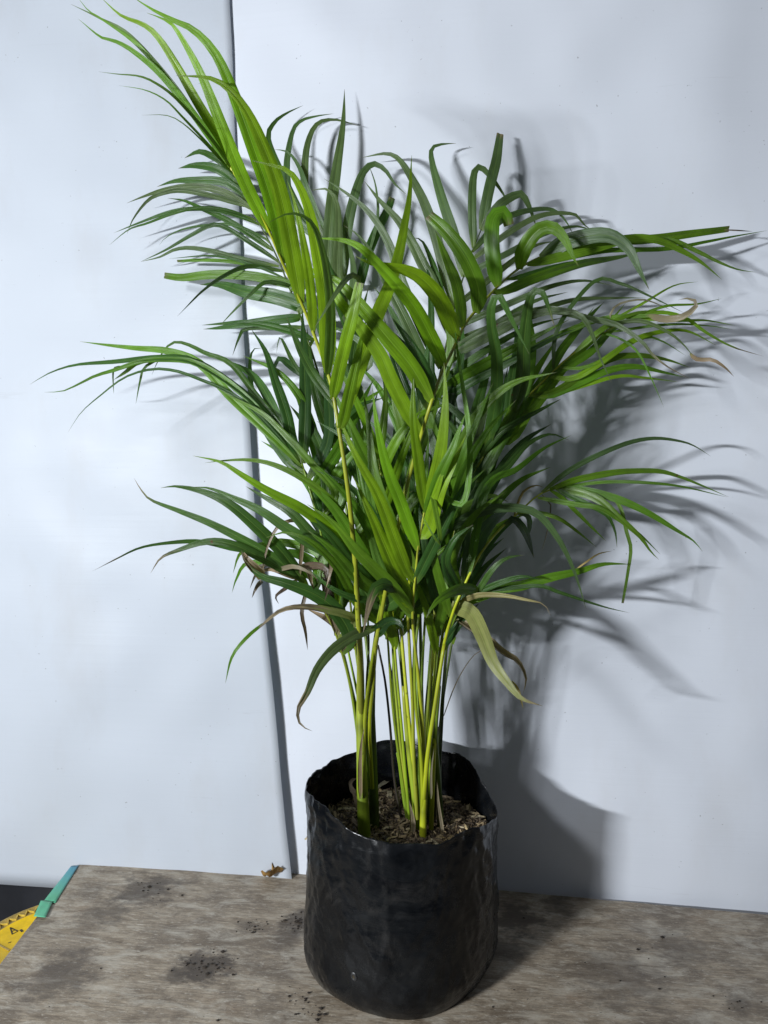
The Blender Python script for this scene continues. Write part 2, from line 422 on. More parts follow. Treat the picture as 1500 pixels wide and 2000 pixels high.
# ------------------------------------------------------------------ the black grow bag
BR = 0.152
def cyl_hit(x, y, far):
    d = ray(x, y); o = CAM - BAGC
    a = d.x**2 + d.y**2; b = 2 * (o.x * d.x + o.y * d.y); c = o.x**2 + o.y**2 - BR**2
    D = b * b - 4 * a * c
    if D < 0: t = -b / (2 * a)
    else: t = (-b + (math.sqrt(D) if far else -math.sqrt(D))) / (2 * a)
    p = CAM + d * t; return math.atan2(p.y - BAGC.y, p.x - BAGC.x), p.z
RIM = []
for (x, y, far) in [(598, 1532, 0), (640, 1497, 1), (700, 1466, 1), (735, 1450, 1), (765, 1446, 1), (800, 1455, 1), (850, 1464, 1), (910, 1476, 1), (935, 1510, 1), (955, 1562, 1), (966, 1598, 0),
                    (945, 1612, 0), (910, 1622, 0), (870, 1640, 0), (825, 1649, 0), (780, 1647, 0), (735, 1641, 0), (700, 1629, 0), (660, 1603, 0), (620, 1562, 0)]:
    RIM.append(cyl_hit(x, y, far))
RIM.sort()
RIMT = [(a - 2 * math.pi, z) for a, z in RIM] + RIM + [(a + 2 * math.pi, z) for a, z in RIM]
def rim_z(t):
    s = 0
    for k in range(-2, 3): s += lerp_tab(RIMT, t + k * 0.05)
    return s / 5 + 0.0025 * fbm((math.cos(t) * 3, math.sin(t) * 3, 2), 1.2)
BAG = empty('grow_bag', (BAGC.x, BAGC.y, 0)); tag(BAG, 'dusty black plastic grow bag standing on the plywood table', 'grow bag')
SEG, RW = 280, 96
SOILZ = 0.205
def bag_r(t, z, top):
    h = z / 0.26
    q = abs(math.cos(t + 0.5))**3.0 + abs(math.sin(t + 0.5))**3.0
    sq = q ** (-1 / 3.0)
    r = BR * (0.35 + 0.65 * (1 + (sq - 1) * (0.22 + 0.55 * max(0, 1 - h))))
    # soft bulges, leaning wrinkles and folds
    r *= 1 + 0.020 * math.sin(3 * t + 1.2) * math.sin(h * 2.4) + 0.012 * math.sin(2 * t - h * 3)
    wr = fbm((math.cos(t) * 2.2 + z * 5, math.sin(t) * 2.2, z * 9 + t * 0.0), 1.5, 4)
    r += 0.0022 * wr * min(1, z / 0.03)
    diag = math.sin(9 * t + z * 62 + 2.0 * fbm((math.cos(t), math.sin(t), z * 3), 2.0))
    r += 0.0009 * diag * (0.4 + 0.6 * max(0, fbm((math.cos(t) * 1.5, math.sin(t) * 1.5, z * 4 + 9), 1.2)))
    low = min(1, z / 0.04)
    # creased film: sharp ridges where the plastic is pulled
    cr = 1 - abs(noise.noise(Vector((math.cos(t) * 3.0 + z * 5, math.sin(t) * 3.0 - z * 4, z * 4 + 4))))
    r += 0.0011 * low * max(0, cr - 0.88) / 0.12
    cr = 1 - abs(noise.noise(Vector((math.cos(t) * 4.6 - z * 11, math.sin(t) * 4.6 + z * 9, z * 4 + 14))))
    r += 0.0008 * low * max(0, cr - 0.90) / 0.10
    up = max(0.0, (z - SOILZ - 0.01) / 0.08)                     # the empty collar crumples
    r += min(up, 1) * (0.004 * fbm((math.cos(t) * 3, math.sin(t) * 3, z * 20), 1.3, 3) + 0.0030 * math.sin(t * 7 + 2.5 * fbm((math.cos(t), math.sin(t), 5), 1.0) + z * 8))
    # bottom rounding
    if z < 0.05: r *= 1 - 0.10 * (1 - z / 0.05)**2.2
    return r
vs, fs = [], []
for j in range(RW + 1):
    for i in range(SEG):
        t = -math.pi + 2 * math.pi * i / SEG; zt = rim_z(t); u = j / RW; z = zt * u
        r = bag_r(t, z, zt)
        if u > 0.965: r += 0.0022 * (u - 0.965) / 0.035 * math.sin(t * 5)
        vs.append(Vector((r * math.cos(t), r * math.sin(t), z + 0.0006)))
for j in range(RW):
    for i in range(SEG):
        fs.append((j * SEG + i, j * SEG + (i + 1) % SEG, (j + 1) * SEG + (i + 1) % SEG, (j + 1) * SEG + i))
vs.append(Vector((0, 0, 0.0006)))
for i in range(SEG): fs.append((len(vs) - 1, (i + 1) % SEG, i))
o = mesh_obj('bag_wall', vs, fs, M['bag'], BAG)
s = o.modifiers.new('thickness', 'SOLIDIFY'); s.thickness = 0.0008; s.offset = -1
# drain hole punched through the film
ht, hz = cyl_hit(694, 1904, 0)
hole_m = []
vs, fs = [], []
hr = bag_r(ht, hz, 0) + 0.0012
ctr = Vector((hr * math.cos(ht), hr * math.sin(ht), hz)); ax = Vector((-math.sin(ht), math.cos(ht), 0)); out_ = Vector((math.cos(ht), math.sin(ht), 0))
for i in range(16):
    a = 2 * math.pi * i / 16
    d = ax * math.cos(a) + Vector((0, 0, 1.25)) * math.sin(a)
    k_ = 1 + 0.25 * fbm((math.cos(a), math.sin(a), 3), 1.5)
    vs += [ctr + d * 0.0052 * k_ - out_ * 0.0006, ctr + d * 0.0036 * k_ + out_ * 0.0008, ctr + d * 0.0022 * k_ - out_ * 0.0002]
for i in range(16):
    a, b = i * 3, ((i + 1) % 16) * 3
    fs += [(a, b, b + 1, a + 1), (a + 1, b + 1, b + 2, a + 2)]
mesh_obj('hole_rim', vs, fs, M['film_scuff'], BAG)
mesh_obj('drain_hole', [ctr + (ax * math.cos(i * math.pi / 6) + Vector((0, 0, 1.25)) * math.sin(i * math.pi / 6)) * 0.0026 - out_ * 0.0003 for i in range(12)], [tuple(range(12))], M['mark'], BAG)
# soil surface
def soil_z(x, y):
    r = math.hypot(x, y) / BR
    return SOILZ + 0.012 * (1 - r * r) + 0.006 * fbm((x * 9, y * 9, 0), 1.5, 3) + 0.01 * (y / BR)
vs, fs = [Vector((0, 0, soil_z(0, 0)))], []
NR = 14
for j in range(1, NR + 1):
    for i in range(72):
        t = 2 * math.pi * i / 72; r = (BR - 0.002) * j / NR
        if j == NR: r = bag_r(t, SOILZ, 0) - 0.0008
        x, y = r * math.cos(t), r * math.sin(t); vs.append(Vector((x, y, soil_z(x, y))))
for i in range(72): fs.append((0, 1 + i, 1 + (i + 1) % 72))
for j in range(NR - 1):
    for i in range(72):
        a = 1 + j * 72; fs.append((a + i, a + 72 + i, a + 72 + (i + 1) % 72, a + (i + 1) % 72))
mesh_obj('soil', vs, fs, M['soil'], BAG)
# husk mulch chips
def chips(name, n, place, parent, lmin, lmax, palette, kind='stuff', tilt=0.5):
    vs, fs, cs = [], [], []
    for _ in range(n):
        p, = (place(),)
        if p is None: continue
        L = random.uniform(lmin, lmax); W = L * random.uniform(0.16, 0.30); T = W * 0.35
        a = random.uniform(0, 2 * math.pi); ti = random.gauss(0, tilt)
        d = Vector((math.cos(a) * math.cos(ti), math.sin(a) * math.cos(ti), math.sin(ti)))
        s_ = d.cross(Vector((random.gauss(0, .3), random.gauss(0, .3), 1))).normalized(); u = s_.cross(d).normalized()
        c = random.choice(palette); k_ = random.uniform(0.6, 1.3); c = (c[0] * k_, c[1] * k_, c[2] * k_, 1)
        k = len(vs)
        for (l, wd, h) in ((-.5, .25, 0), (-.15, 1, .5), (.2, 1, .6), (.5, .15, .1)):
            q = p + d * L * l + u * T * h * 2
            vs += [q + s_ * W * wd / 2, q + u * T, q - s_ * W * wd / 2]
        for r_ in range(3):
            b = k + r_ * 3
            fs += [(b, b + 3, b + 4, b + 1), (b + 1, b + 4, b + 5, b + 2), (b + 2, b + 5, b + 3, b)]
        cs += [c] * 12
    o = mesh_obj(name, vs, fs, M['husk'], parent, False)
    ca = o.data.color_attributes.new('tint', 'FLOAT_COLOR', 'POINT')
    for i, c in enumerate(cs): ca.data[i].color = c
    if kind: tag(o, kind=kind)
    return o
def place_mulch():
    t = random.uniform(0, 2 * math.pi); r = (BR - 0.006) * math.sqrt(random.random())
    x, y = r * math.cos(t), r * math.sin(t)
    return Vector((x, y, soil_z(x, y) + random.uniform(0.0, 0.006)))
PAL = [(0.09, 0.062, 0.036), (0.15, 0.105, 0.058), (0.22, 0.16, 0.09), (0.045, 0.03, 0.018), (0.32, 0.24, 0.13), (0.07, 0.048, 0.028)]
chips('husk_mulch', 6500, place_mulch, BAG, 0.008, 0.019, PAL)
chips('straw_litter', 130, place_mulch, BAG, 0.020, 0.042, [(0.30, 0.23, 0.12), (0.20, 0.15, 0.09), (0.38, 0.32, 0.2)], tilt=0.25)
hx = [(0.62, -0.35), (0.7, -0.25)]
def place_pale():
    x = random.gauss(0.105, 0.018); y = random.gauss(-0.055, 0.022)
    if math.hypot(x, y) > BR - 0.008: return None
    return Vector((x, y, soil_z(x, y) + random.uniform(0.004, 0.009)))
chips('pale_husk', 420, place_pale, BAG, 0.005, 0.010, [(0.42, 0.30, 0.12), (0.33, 0.24, 0.10), (0.25, 0.18, 0.08)])

# ------------------------------------------------------------------ the palm
PB = Vector((BAGC.x, BAGC.y, SOILZ))
PALM = empty('areca_palm', PB)
tag(PALM, 'bushy green palm with long arching leaflets and yellow stems in the black bag', 'palm')
COL = dict(b=(0.142, 0.285, 0.007), m=(0.088, 0.200, 0.011), d=(0.040, 0.103, 0.018), g=(0.076, 0.132, 0.050), v=(0.023, 0.064, 0.014),  # g: older leaflets, gloss sheen of their upper faces put into a greyer colour
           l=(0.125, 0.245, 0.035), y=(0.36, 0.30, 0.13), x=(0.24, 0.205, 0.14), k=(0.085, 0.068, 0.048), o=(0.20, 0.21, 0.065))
STEMC = dict(y=(0.39, 0.44, 0.013), g=(0.19, 0.30, 0.015), d=(0.045, 0.075, 0.012), t=(0.30, 0.33, 0.03), k=(0.035, 0.028, 0.02))
WSC = 0.81
BROWN = (0.19, 0.15, 0.10)

def catmull(P, n):
    out = []; m = len(P)
    Q = [P[0] * 2 - P[1]] + list(P) + [P[-1] * 2 - P[-2]]
    L = [0]
    for i in range(1, m): L.append(L[-1] + (P[i] - P[i - 1]).length)
    for k in range(n + 1):
        s = L[-1] * k / n; i = 0
        while i < m - 2 and s > L[i + 1]: i += 1
        t = (s - L[i]) / max(1e-9, L[i + 1] - L[i]); t = min(1, t)
        p0, p1, p2, p3 = Q[i:i + 4]
        out.append(0.5 * ((2 * p1) + (-p0 + p2) * t + (2 * p0 - 5 * p1 + 4 * p2 - p3) * t * t + (-p0 + 3 * p1 - 3 * p2 + p3) * t**3))
    return out

def wprof(t, cut):
    base = 0.40 + 0.60 * min(1, t / 0.13) ** 0.8
    if cut: return base * (1 - 0.35 * max(0, (t - 0.5) / 0.5) ** 1.5)
    k = max(0, (t - 0.30) / 0.70)
    return base * max(0.012, (1 - k ** 1.6)) * 1.08

def leaflet(parent, pts, wpx, c, tilt=None, dry=None, cut=False, rough_dry=False):
    """pts: (x, y, yw) in photo pixels and metres off the wall, base first"""
    P = [at(x, y, max(0.012, yw)) for x, y, yw in pts]
    plen = sum(math.hypot(a[0] - b[0], a[1] - b[1]) for a, b in zip(pts, pts[1:]))
    n = max(9, min(26, int(plen / 14)))
    C = catmull(P, n)
    if tilt is None: tilt = random.gauss(0, 24)
    tilt = max(-52, min(52, tilt))
    curl = random.uniform(-14, 14)
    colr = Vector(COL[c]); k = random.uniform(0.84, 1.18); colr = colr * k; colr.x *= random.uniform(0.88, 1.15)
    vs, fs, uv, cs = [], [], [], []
    ns = 7
    pleat = (0.0, 0.028, 0.016, -0.035, 0.016, 0.028, 0.0)
    if rough_dry: pleat = (0.25, 0.02, 0.18, -0.12, 0.15, 0.0, 0.28)
    wpx *= WSC
    wid = wpx / max(0.5, math.cos(R(tilt)))
    ph = random.random() * 9
    for i, p in enumerate(C):
        t = i / n
        T = (C[min(n, i + 1)] - C[max(0, i - 1)])
        if T.length < 1e-9: T = Vector((0, 0, 1))
        T.normalize()
        V = (CAM - p).normalized()
        X = T.cross(V)
        if X.length < 1e-4: X = Vector((1, 0, 0))
        X.normalize()
        a = R(tilt + curl * (t - 0.4) * 2)
        X = Matrix.Rotation(a, 3, T) @ X
        Nn = X.cross(T).normalized()
        ww = wid * wprof(t, cut) * mpp(p)
        for q in range(ns):
            f = q / (ns - 1) - 0.5
            edge = 0.0
            if abs(f) > 0.4: edge = 0.035 * math.sin(t * 23 + ph + f * 5) * ww
            off_ = pleat[q] * ww * (1.3 if t > 0.04 else 0.3) + edge
            if dry and t > dry: off_ += ww * 0.22 * fbm((t * 9 + ph, f * 3, ph), 1.5)
            vs.append(p + X * f * ww + Nn * off_ - PB)
            uv.append((q / (ns - 1), t * plen / 120.0 + ph))
            cc = colr.copy()
            cc = cc.lerp(Vector(COL['l']) * 0.9 + Vector((0.08, 0.06, 0)), 0.45 * max(0, 1 - t / 0.10))
            tipk = max(0.0, (t - 0.965) / 0.035) * (1 if random.random() < 0.6 else 0.3)
            if dry:
                e = dry + 0.05 * math.sin(q * 1.7 + ph)
                tipk = max(tipk, min(1, max(0, (t - e) / 0.05)))
            br = Vector(BROWN) * (0.45 + 0.9 * abs(fbm((t * 14, q * .7, ph), 1.0)) * 1.6)
            cc = cc.lerp(br, tipk)
            cs.append((*cc, 1))
    for i in range(n):
        for q in range(ns - 1):
            a = i * ns + q; fs.append((a, a + 1, a + ns + 1, a + ns))
    o = mesh_obj('leaflet', vs, fs, M['leaf'], parent)
    me = o.data
    ul = me.uv_layers.new(name='UVMap')
    for lp in me.loops: ul.data[lp.index].uv = uv[lp.vertex_index]
    ca = me.color_attributes.new('tint', 'FLOAT_COLOR', 'POINT')
    for i, cc in enumerate(cs): ca.data[i].color = cc
    if c in 'yxk': tag(o, 'withered brown leaflet')
    return o

def tube(name, pts, r0, r1, c0, c1, parent, sides=9):
    """pts (x,y,yw); radii in photo pixels"""
    P = [at(*p) for p in pts]
    plen = sum(math.hypot(a[0] - b[0], a[1] - b[1]) for a, b in zip(pts, pts[1:]))
    n = max(6, int(plen / 22)); C = catmull(P, n)
    vs, fs, cs = [], [], []
    ph = random.random() * 9
    c0 = Vector(STEMC[c0]); c1 = Vector(STEMC[c1])
    for i, p in enumerate(C):
        t = i / n; T = (C[min(n, i + 1)] - C[max(0, i - 1)]).normalized()
        A = T.cross(Vector((0.13, 1, 0.07))).normalized(); B = T.cross(A)
        r = (r0 + (r1 - r0) * t) * mpp(p) * (1 + 0.05 * fbm((t * 6, ph, 0), 1.3))
        for s_ in range(sides):
            a = 2 * math.pi * s_ / sides; vs.append(p + (A * math.cos(a) + B * math.sin(a)) * r - PB)
            ring = 0.55 if (name == 'cane' and int(t * n) in (n // 4, (5 * n) // 8)) else 1.0
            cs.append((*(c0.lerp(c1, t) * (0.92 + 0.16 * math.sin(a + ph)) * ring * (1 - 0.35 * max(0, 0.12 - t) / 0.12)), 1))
    for i in range(n):
        for s_ in range(sides):
            fs.append((i * sides + s_, i * sides + (s_ + 1) % sides, (i + 1) * sides + (s_ + 1) % sides, (i + 1) * sides + s_))
    fs.append(tuple(range(n * sides, (n + 1) * sides)))
    o = mesh_obj(name, vs, fs, M['stem'], parent)
    ca = o.data.color_attributes.new('tint', 'FLOAT_COLOR', 'POINT')
    for i, cc in enumerate(cs): ca.data[i].color = cc
    return o

def parse(s): return [tuple(float(v) for v in p.split(',')) for p in s.split()]
def frond(rachis, r0, r1, c0, c1, rows, tipyw=None):
    """rachis 'x,y,yw ...' from the soil outwards; rows 'width tip_yw colour [flags] : x,y x,y ...'"""
    RP = parse(rachis)
    fr = tube('frond', RP, r0, r1, c0, c1, PALM)
    dense = []
    for a, b in zip(RP, RP[1:]):
        for k in range(12): dense.append(tuple(a[i] + (b[i] - a[i]) * k / 12 for i in range(3)))
    dense.append(RP[-1])
    for row in rows.strip().splitlines():
        row = row.strip()
        if not row: continue
        h, ps = row.split(':'); h = h.split(); pts = parse(ps)
        wpx, tyw, c = float(h[0]), float(h[1]), h[2]
        kw = {}; free = None
        for f in h[3:]:
            if f[0] == 'r': kw['dry'] = float(f[1:])
            elif f == 'cut': kw['cut'] = True
            elif f == 'crisp': kw['rough_dry'] = True
            elif f[0] == 't': kw['tilt'] = float(f[1:])
            elif f[0] == 'f': free = float(f[1:])
            elif f[0] == 'w': kw['bow'] = float(f[1:])
        bow = kw.pop('bow', 0.02)
        dx, dy = pts[1][0] - pts[0][0], pts[1][1] - pts[0][1]; dl_ = math.hypot(dx, dy)
        def cost(d):                                              # near the leaflet's foot and in line with its first stretch
            vx, vy = pts[0][0] - d[0], pts[0][1] - d[1]; L_ = math.hypot(vx, vy)
            return L_ * (2.2 - 1.7 * (vx * dx + vy * dy) / (L_ * dl_ + 1e-6))
        b = min(dense, key=cost)
        if free is not None: b = (pts[0][0], pts[0][1], free)
        dist = math.hypot(b[0] - pts[0][0], b[1] - pts[0][1])
        P2 = ([(b[0], b[1])] if dist > 5 else []) + pts
        L = [0]
        for p, q in zip(P2, P2[1:]): L.append(L[-1] + math.hypot(p[0] - q[0], p[1] - q[1]))
        full = [(p[0], p[1], b[2] + (tyw - b[2]) * (l / L[-1]) + bow * math.sin(math.pi * l / L[-1])) for p, l in zip(P2, L)]
        leaflet(fr, full, wpx, c, **kw)
    return fr

# --- canes (the thick sheathed bases)
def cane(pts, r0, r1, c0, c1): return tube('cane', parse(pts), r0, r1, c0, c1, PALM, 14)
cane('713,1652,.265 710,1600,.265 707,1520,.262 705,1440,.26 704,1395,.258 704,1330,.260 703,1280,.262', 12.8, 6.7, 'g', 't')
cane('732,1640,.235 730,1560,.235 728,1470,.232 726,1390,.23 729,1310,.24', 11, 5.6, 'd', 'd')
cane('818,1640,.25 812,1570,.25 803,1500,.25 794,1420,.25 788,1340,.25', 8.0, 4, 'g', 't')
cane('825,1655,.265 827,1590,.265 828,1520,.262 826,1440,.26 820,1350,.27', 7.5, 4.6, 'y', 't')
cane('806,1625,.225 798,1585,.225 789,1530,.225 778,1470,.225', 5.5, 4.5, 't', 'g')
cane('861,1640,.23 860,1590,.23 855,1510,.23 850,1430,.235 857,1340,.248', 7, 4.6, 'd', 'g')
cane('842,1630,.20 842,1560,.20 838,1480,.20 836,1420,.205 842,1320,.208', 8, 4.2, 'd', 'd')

# --- big lime frond leaning up to the left, nearest the camera
frond('705,1400,.258 703,1280,.285 698,1180,.325 692,1080,.365 680,960,.40 664,850,.415 645,745,.42 612,650,.435 588,590,.45 555,520,.475 520,440,.50 484,380,.52 444,318,.54', 6.5, 2.2, 't', 'y', '''
13 0.55 g t10: 444,320 380,224 324,148 252,68 196,36 138,8
13 0.58 m : 440,312 380,228 312,136 260,80 200,38 172,20 150,-8
16 0.60 m t-12: 448,326 388,236 316,148 260,100 224,80 196,72 152,36
8 0.65 m : 452,332 420,280 348,196 300,160 268,148 232,145 192,140
6 0.63 m : 450,335 412,288 356,228 324,196 284,176 232,167
4 0.63 m : 440,322 396,276 356,240 324,225 276,225
22 0.58 b t8: 484,380 444,296 388,204 340,120 308,72 280,48 236,30 196,-6
29 0.60 b t-6: 524,448 480,360 440,264 404,172 376,112 340,52 316,36 286,25
33 0.62 b t12: 555,515 532,400 492,280 452,172 420,104 380,60 348,44 300,20 256,-8
38 0.62 b t4: 588,592 572,500 548,380 512,280 476,208 440,168 408,152 376,149 344,148
38 0.60 b t-5: 640,728 638,600 622,500 600,400 570,340 540,325 492,314
22 0.65 l t20: 640,735 645,640 642,560 630,490 612,440 588,420 560,418 526,434
22 .54 b t6: 612,650 606,560 592,470 574,390 560,350
31 .50 b t5 cut: 650,780 670,690 690,610 702,552
13 .56 g f.49: 703,556 698,540 686,538 672,550 645,590 615,640
33 .29 b t-8 w0: 666,828 690,750 715,680 735,620 760,560 778,500 790,440 800,380 804,303
26 0.44 b t20: 668,830 684,760 700,690 716,620
22 .34 d t10: 655,790 615,735 590,690 568,640 560,620
''')
# --- lime frond leaning up to the right
frond('729,1580,.235 721,1440,.235 723,1367,.24 730,1283,.27 742,1215,.30 757,1133,.335 777,1033,.36 792,960,.375 808,900,.39 825,842,.405 841,790,.425 860,735,.40 885,682,.36 908,634,.32 935,600,.285 972,560,.235 1014,524,.19 1060,500,.15 1110,482,.12', 5.5, 2.0, 't', 'y', '''
38 .46 b t6: 843,784 803,717 757,660 720,616 683,572 654,546 621,539 577,548
34 .47 b t-8: 806,824 765,745 742,693 705,641 665,590 639,550 603,524 559,511
33 .48 b t10: 866,708 819,616 779,561 742,520 705,484 669,469 614,465
37 .47 b t-4: 893,660 862,590 826,546 793,528 757,520 720,513 694,500
39 .34 m t8 cut: 930,612 935,570 918,520 893,478 865,445 838,420
26 .32 m t30: 905,640 893,560 870,500 850,450
37 .24 m t-6 cut: 972,560 963,505 960,455 966,422 985,414 994,440
34 .22 m t10: 1014,526 1022,490 1042,458 1062,444 1085,447 1105,470 1118,500 1130,520
35 .20 g t-10: 1055,503 1100,475 1156,460 1196,462 1228,486 1248,526 1268,566
21 .08 m t15 cut: 1060,504 1140,474 1260,468 1340,458 1424,447
3 .08 k f.09: 1415,449 1440,450 1470,452
11 .07 m : 1068,512 1180,490 1300,486 1380,472 1432,462 1500,450
22 .10 m t-15: 1036,516 1140,490 1220,468 1280,468 1332,490 1372,514 1410,546
13 .09 m : 1110,484 1180,474 1300,468 1360,490 1400,510 1440,526 1478,532
22 .10 m t20: 985,568 1060,538 1140,514 1212,502 1252,490
12 .10 d : 1000,545 1090,520 1180,505 1240,495
30 .40 v t20: 838,800 820,740 800,690 770,650
24 .42 d t25: 848,770 830,720 800,668 765,620
''')
# --- front centre fan of lime leaflets
frond('827,1600,.262 826,1440,.26 818,1330,.28 806,1210,.31 813,1110,.335 818,1060,.35 830,993,.365 838,940,.37', 4.5, 1.8, 'y', 't', '''
29 .42 b t5: 795,1115 770,1050 737,965 695,890 655,800
28 .44 b t-8: 816,1075 783,983 757,917 737,833 727,755
25 .44 b t12: 830,995 817,900 807,817 808,714
30 .44 b t-14: 833,997 850,933 863,867 870,783 867,708
27 .42 m t10: 835,1000 857,933 883,877 910,805
28 .40 b t-10: 838,1035 860,960 888,900 910,848
17 .40 b : 836,1010 862,930 880,885
34 .38 b t18: 800,1180 765,1100 730,1017 690,930
26 .36 m t-15: 812,1110 760,1010 730,917 720,833 708,755
12 .44 m : 840,940 860,1060 820,1000
22 .36 l t8: 806,1210 745,1110 717,1000 697,900 683,830
13 .34 m : 838,945 900,985 917,917 915,833 903,750 890,657 887,600
30 .42 m t-20: 806,1200 760,1140 700,1080 650,1020 600,985
26 .36 d t20: 810,1140 850,1060 890,980 935,900
''')
# --- lower left fronds
frond('706,1500,.255 700,1413,.245 680,1317,.25 662,1240,.255 648,1150,.262 636,1085,.27 622,1020,.275 606,960,.27 590,905,.262', 4.2, 1.6, 'g', 'g', '''
22 .20 m t10: 590,910 530,850 450,774 390,710 330,686 266,680 210,674 156,667
16 .20 d : 588,900 510,798 442,742 370,702 306,698 230,706 150,712 98,728 58,751
15 .21 m t-15: 585,895 480,775 390,712 330,702 274,706 226,722 186,734 154,750 122,764 86,766
8 .22 d : 560,870 470,780 378,736 330,722 290,722 242,738 194,774 158,806 132,846
14 .17 d t15: 570,860 502,774 450,710 402,690 370,674 342,668 322,682 306,710 297,732
6 .2 d f.215: 330,702 310,702 282,718 274,742 265,790
10 .2 m f.215: 300,700 266,710 246,726 222,742
4 .2 d f.21: 240,715 222,722 222,770
25 .22 d t20: 570,860 560,810 540,750 518,685 490,642
24 .18 d t-20: 560,860 530,790 502,742 470,718 422,698
17 .26 m t5: 655,965 602,898 550,842 510,806 450,774 418,752
28 .16 v t5: 592,905 596,800 594,700 590,600
26 .20 d t10: 640,1000 630,890 600,820 578,770 564,748
20 .15 d t-15: 560,900 500,800 488,720 494,684 512,680
27 .18 m t15: 606,960 660,880 700,800 730,740
24 .16 v t-10: 600,940 640,860 640,760 630,660
''')
frond('704,1500,.258 697,1423,.25 682,1330,.26 660,1250,.275 640,1205,.285 612,1165,.29 585,1130,.30', 3.6, 1.6, 'g', 't', '''
28 .34 d t12: 600,1146 554,1082 502,1030 450,986 402,962 346,950 314,953
20 .36 d t-10 r.86: 592,1132 530,1086 474,1054 410,1022 350,998 294,976 274,954 262,934
12 .36 d r.85: 585,1130 502,1082 450,1070 390,1058 330,1060 274,1070 230,1090 180,1116
20 .37 d t10 r.8: 585,1130 502,1085 450,1062 402,1058 350,1074 314,1090 294,1120
35 .36 d t-12 r.88: 683,1240 653,1190 613,1160 560,1140 510,1125 480,1100 472,1075
17 .38 o t10 r.45: 693,1210 633,1190 587,1185 547,1193 513,1220 480,1250
8 .38 m f.37: 513,1218 480,1247 453,1283 440,1335
9 .32 x crisp : 590,1030 567,1017 540,1033 520,1077 510,1133 500,1155
22 .34 x crisp f.33: 512,1128 498,1112 482,1095 470,1072
17 .34 k crisp f.31: 588,1108 612,1104 636,1112 640,1145 634,1175
14 .36 x crisp f.31: 640,1056 650,1085 645,1120 636,1150
11 .33 x crisp f.31: 545,1112 575,1106 605,1118 622,1135
12 .33 x crisp f.30: 600,1105 606,1135 615,1155
10 .34 k crisp f.31: 512,1135 500,1150 492,1168
22 .26 x crisp : 660,1230 640,1160 632,1100 640,1057
20 .25 k crisp : 650,1180 635,1130 610,1107 585,1107
18 .24 k crisp : 640,1140 632,1120 620,1090 606,1062
12 .27 x crisp : 585,1130 560,1120 530,1110 500,1120
20 .24 x crisp t20: 690,1245 660,1225 630,1205 600,1190
9 .27 k crisp : 600,1150 590,1195 597,1233 601,1270
7 .27 k crisp : 560,1150 540,1165 545,1180
9 .28 k crisp : 520,1105 500,1125 488,1150
14 .22 m : 610,1130 547,1103 483,1100 462,1130 453,1158
22 .20 m t10: 620,1110 575,1080 540,1090 498,1106
20 .20 m t-10: 630,1090 560,1060 510,1065 470,1080 455,1120
''')
frond('710,1500,.262 713,1400,.262 723,1317,.27 737,1217,.285 747,1160,.30 735,1110,.315 710,1075,.33 680,1050,.34', 4.6, 1.8, 'y', 'g', '''
24 .40 g t-12 r.70: 738,1225 700,1237 653,1267 620,1307 600,1353 583,1383 583,1407 593,1420 610,1428
34 .42 d t4 r.68: 748,1185 770,1172 772,1150 750,1141 733,1148 724,1172 717,1200 709,1236
30 .34 v crisp : 742,1228 762,1214 782,1218 788,1240
26 .42 b t8: 735,1105 650,1038 590,994 522,958 470,926 430,902 376,890
17 .40 m t-8: 712,1075 650,982 590,934 530,906 482,898 434,900 400,904
26 .34 d t10: 690,1060 630,1062 570,1002 522,974 480,950
26 .36 d t-12: 720,1090 642,1078 570,1038 510,998 450,970 410,954 376,951
22 .40 m t14: 700,1180 660,1110 610,1060 560,1040 520,1050
28 .40 m t-10: 747,1165 700,1130 650,1075 600,1035
24 .40 m t10: 740,1130 730,1060 700,1000 660,950 610,900
22 .38 d t20: 745,1150 690,1100 640,1040 580,990 540,960
16 .36 d t-10: 747,1170 700,1170 650,1150 600,1110
28 .38 m t-10: 742,1140 690,1050 650,990 600,940 560,900
''')
# --- back left frond against the sheet
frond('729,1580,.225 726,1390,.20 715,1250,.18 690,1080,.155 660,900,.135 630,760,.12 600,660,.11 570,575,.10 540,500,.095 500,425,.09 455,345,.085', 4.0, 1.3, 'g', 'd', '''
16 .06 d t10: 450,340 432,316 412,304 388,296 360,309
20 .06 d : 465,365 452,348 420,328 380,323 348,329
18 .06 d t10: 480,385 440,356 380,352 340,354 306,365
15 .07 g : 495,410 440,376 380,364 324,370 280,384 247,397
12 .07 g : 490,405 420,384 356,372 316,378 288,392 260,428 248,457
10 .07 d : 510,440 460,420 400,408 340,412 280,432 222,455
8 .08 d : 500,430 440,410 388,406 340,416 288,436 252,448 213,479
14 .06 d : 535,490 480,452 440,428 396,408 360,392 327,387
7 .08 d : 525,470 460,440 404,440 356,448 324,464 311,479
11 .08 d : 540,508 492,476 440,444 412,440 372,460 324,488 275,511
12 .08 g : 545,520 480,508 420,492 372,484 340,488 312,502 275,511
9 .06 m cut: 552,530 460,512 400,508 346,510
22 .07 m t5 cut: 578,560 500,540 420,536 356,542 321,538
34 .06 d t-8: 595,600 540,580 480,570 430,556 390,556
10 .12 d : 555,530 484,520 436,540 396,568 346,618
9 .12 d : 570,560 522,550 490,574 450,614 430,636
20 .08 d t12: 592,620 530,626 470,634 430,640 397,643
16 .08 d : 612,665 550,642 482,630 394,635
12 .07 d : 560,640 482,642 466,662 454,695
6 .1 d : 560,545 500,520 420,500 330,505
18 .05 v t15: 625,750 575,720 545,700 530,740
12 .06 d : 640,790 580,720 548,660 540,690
24 .10 d t8: 650,870 620,780 605,700 600,640
''')
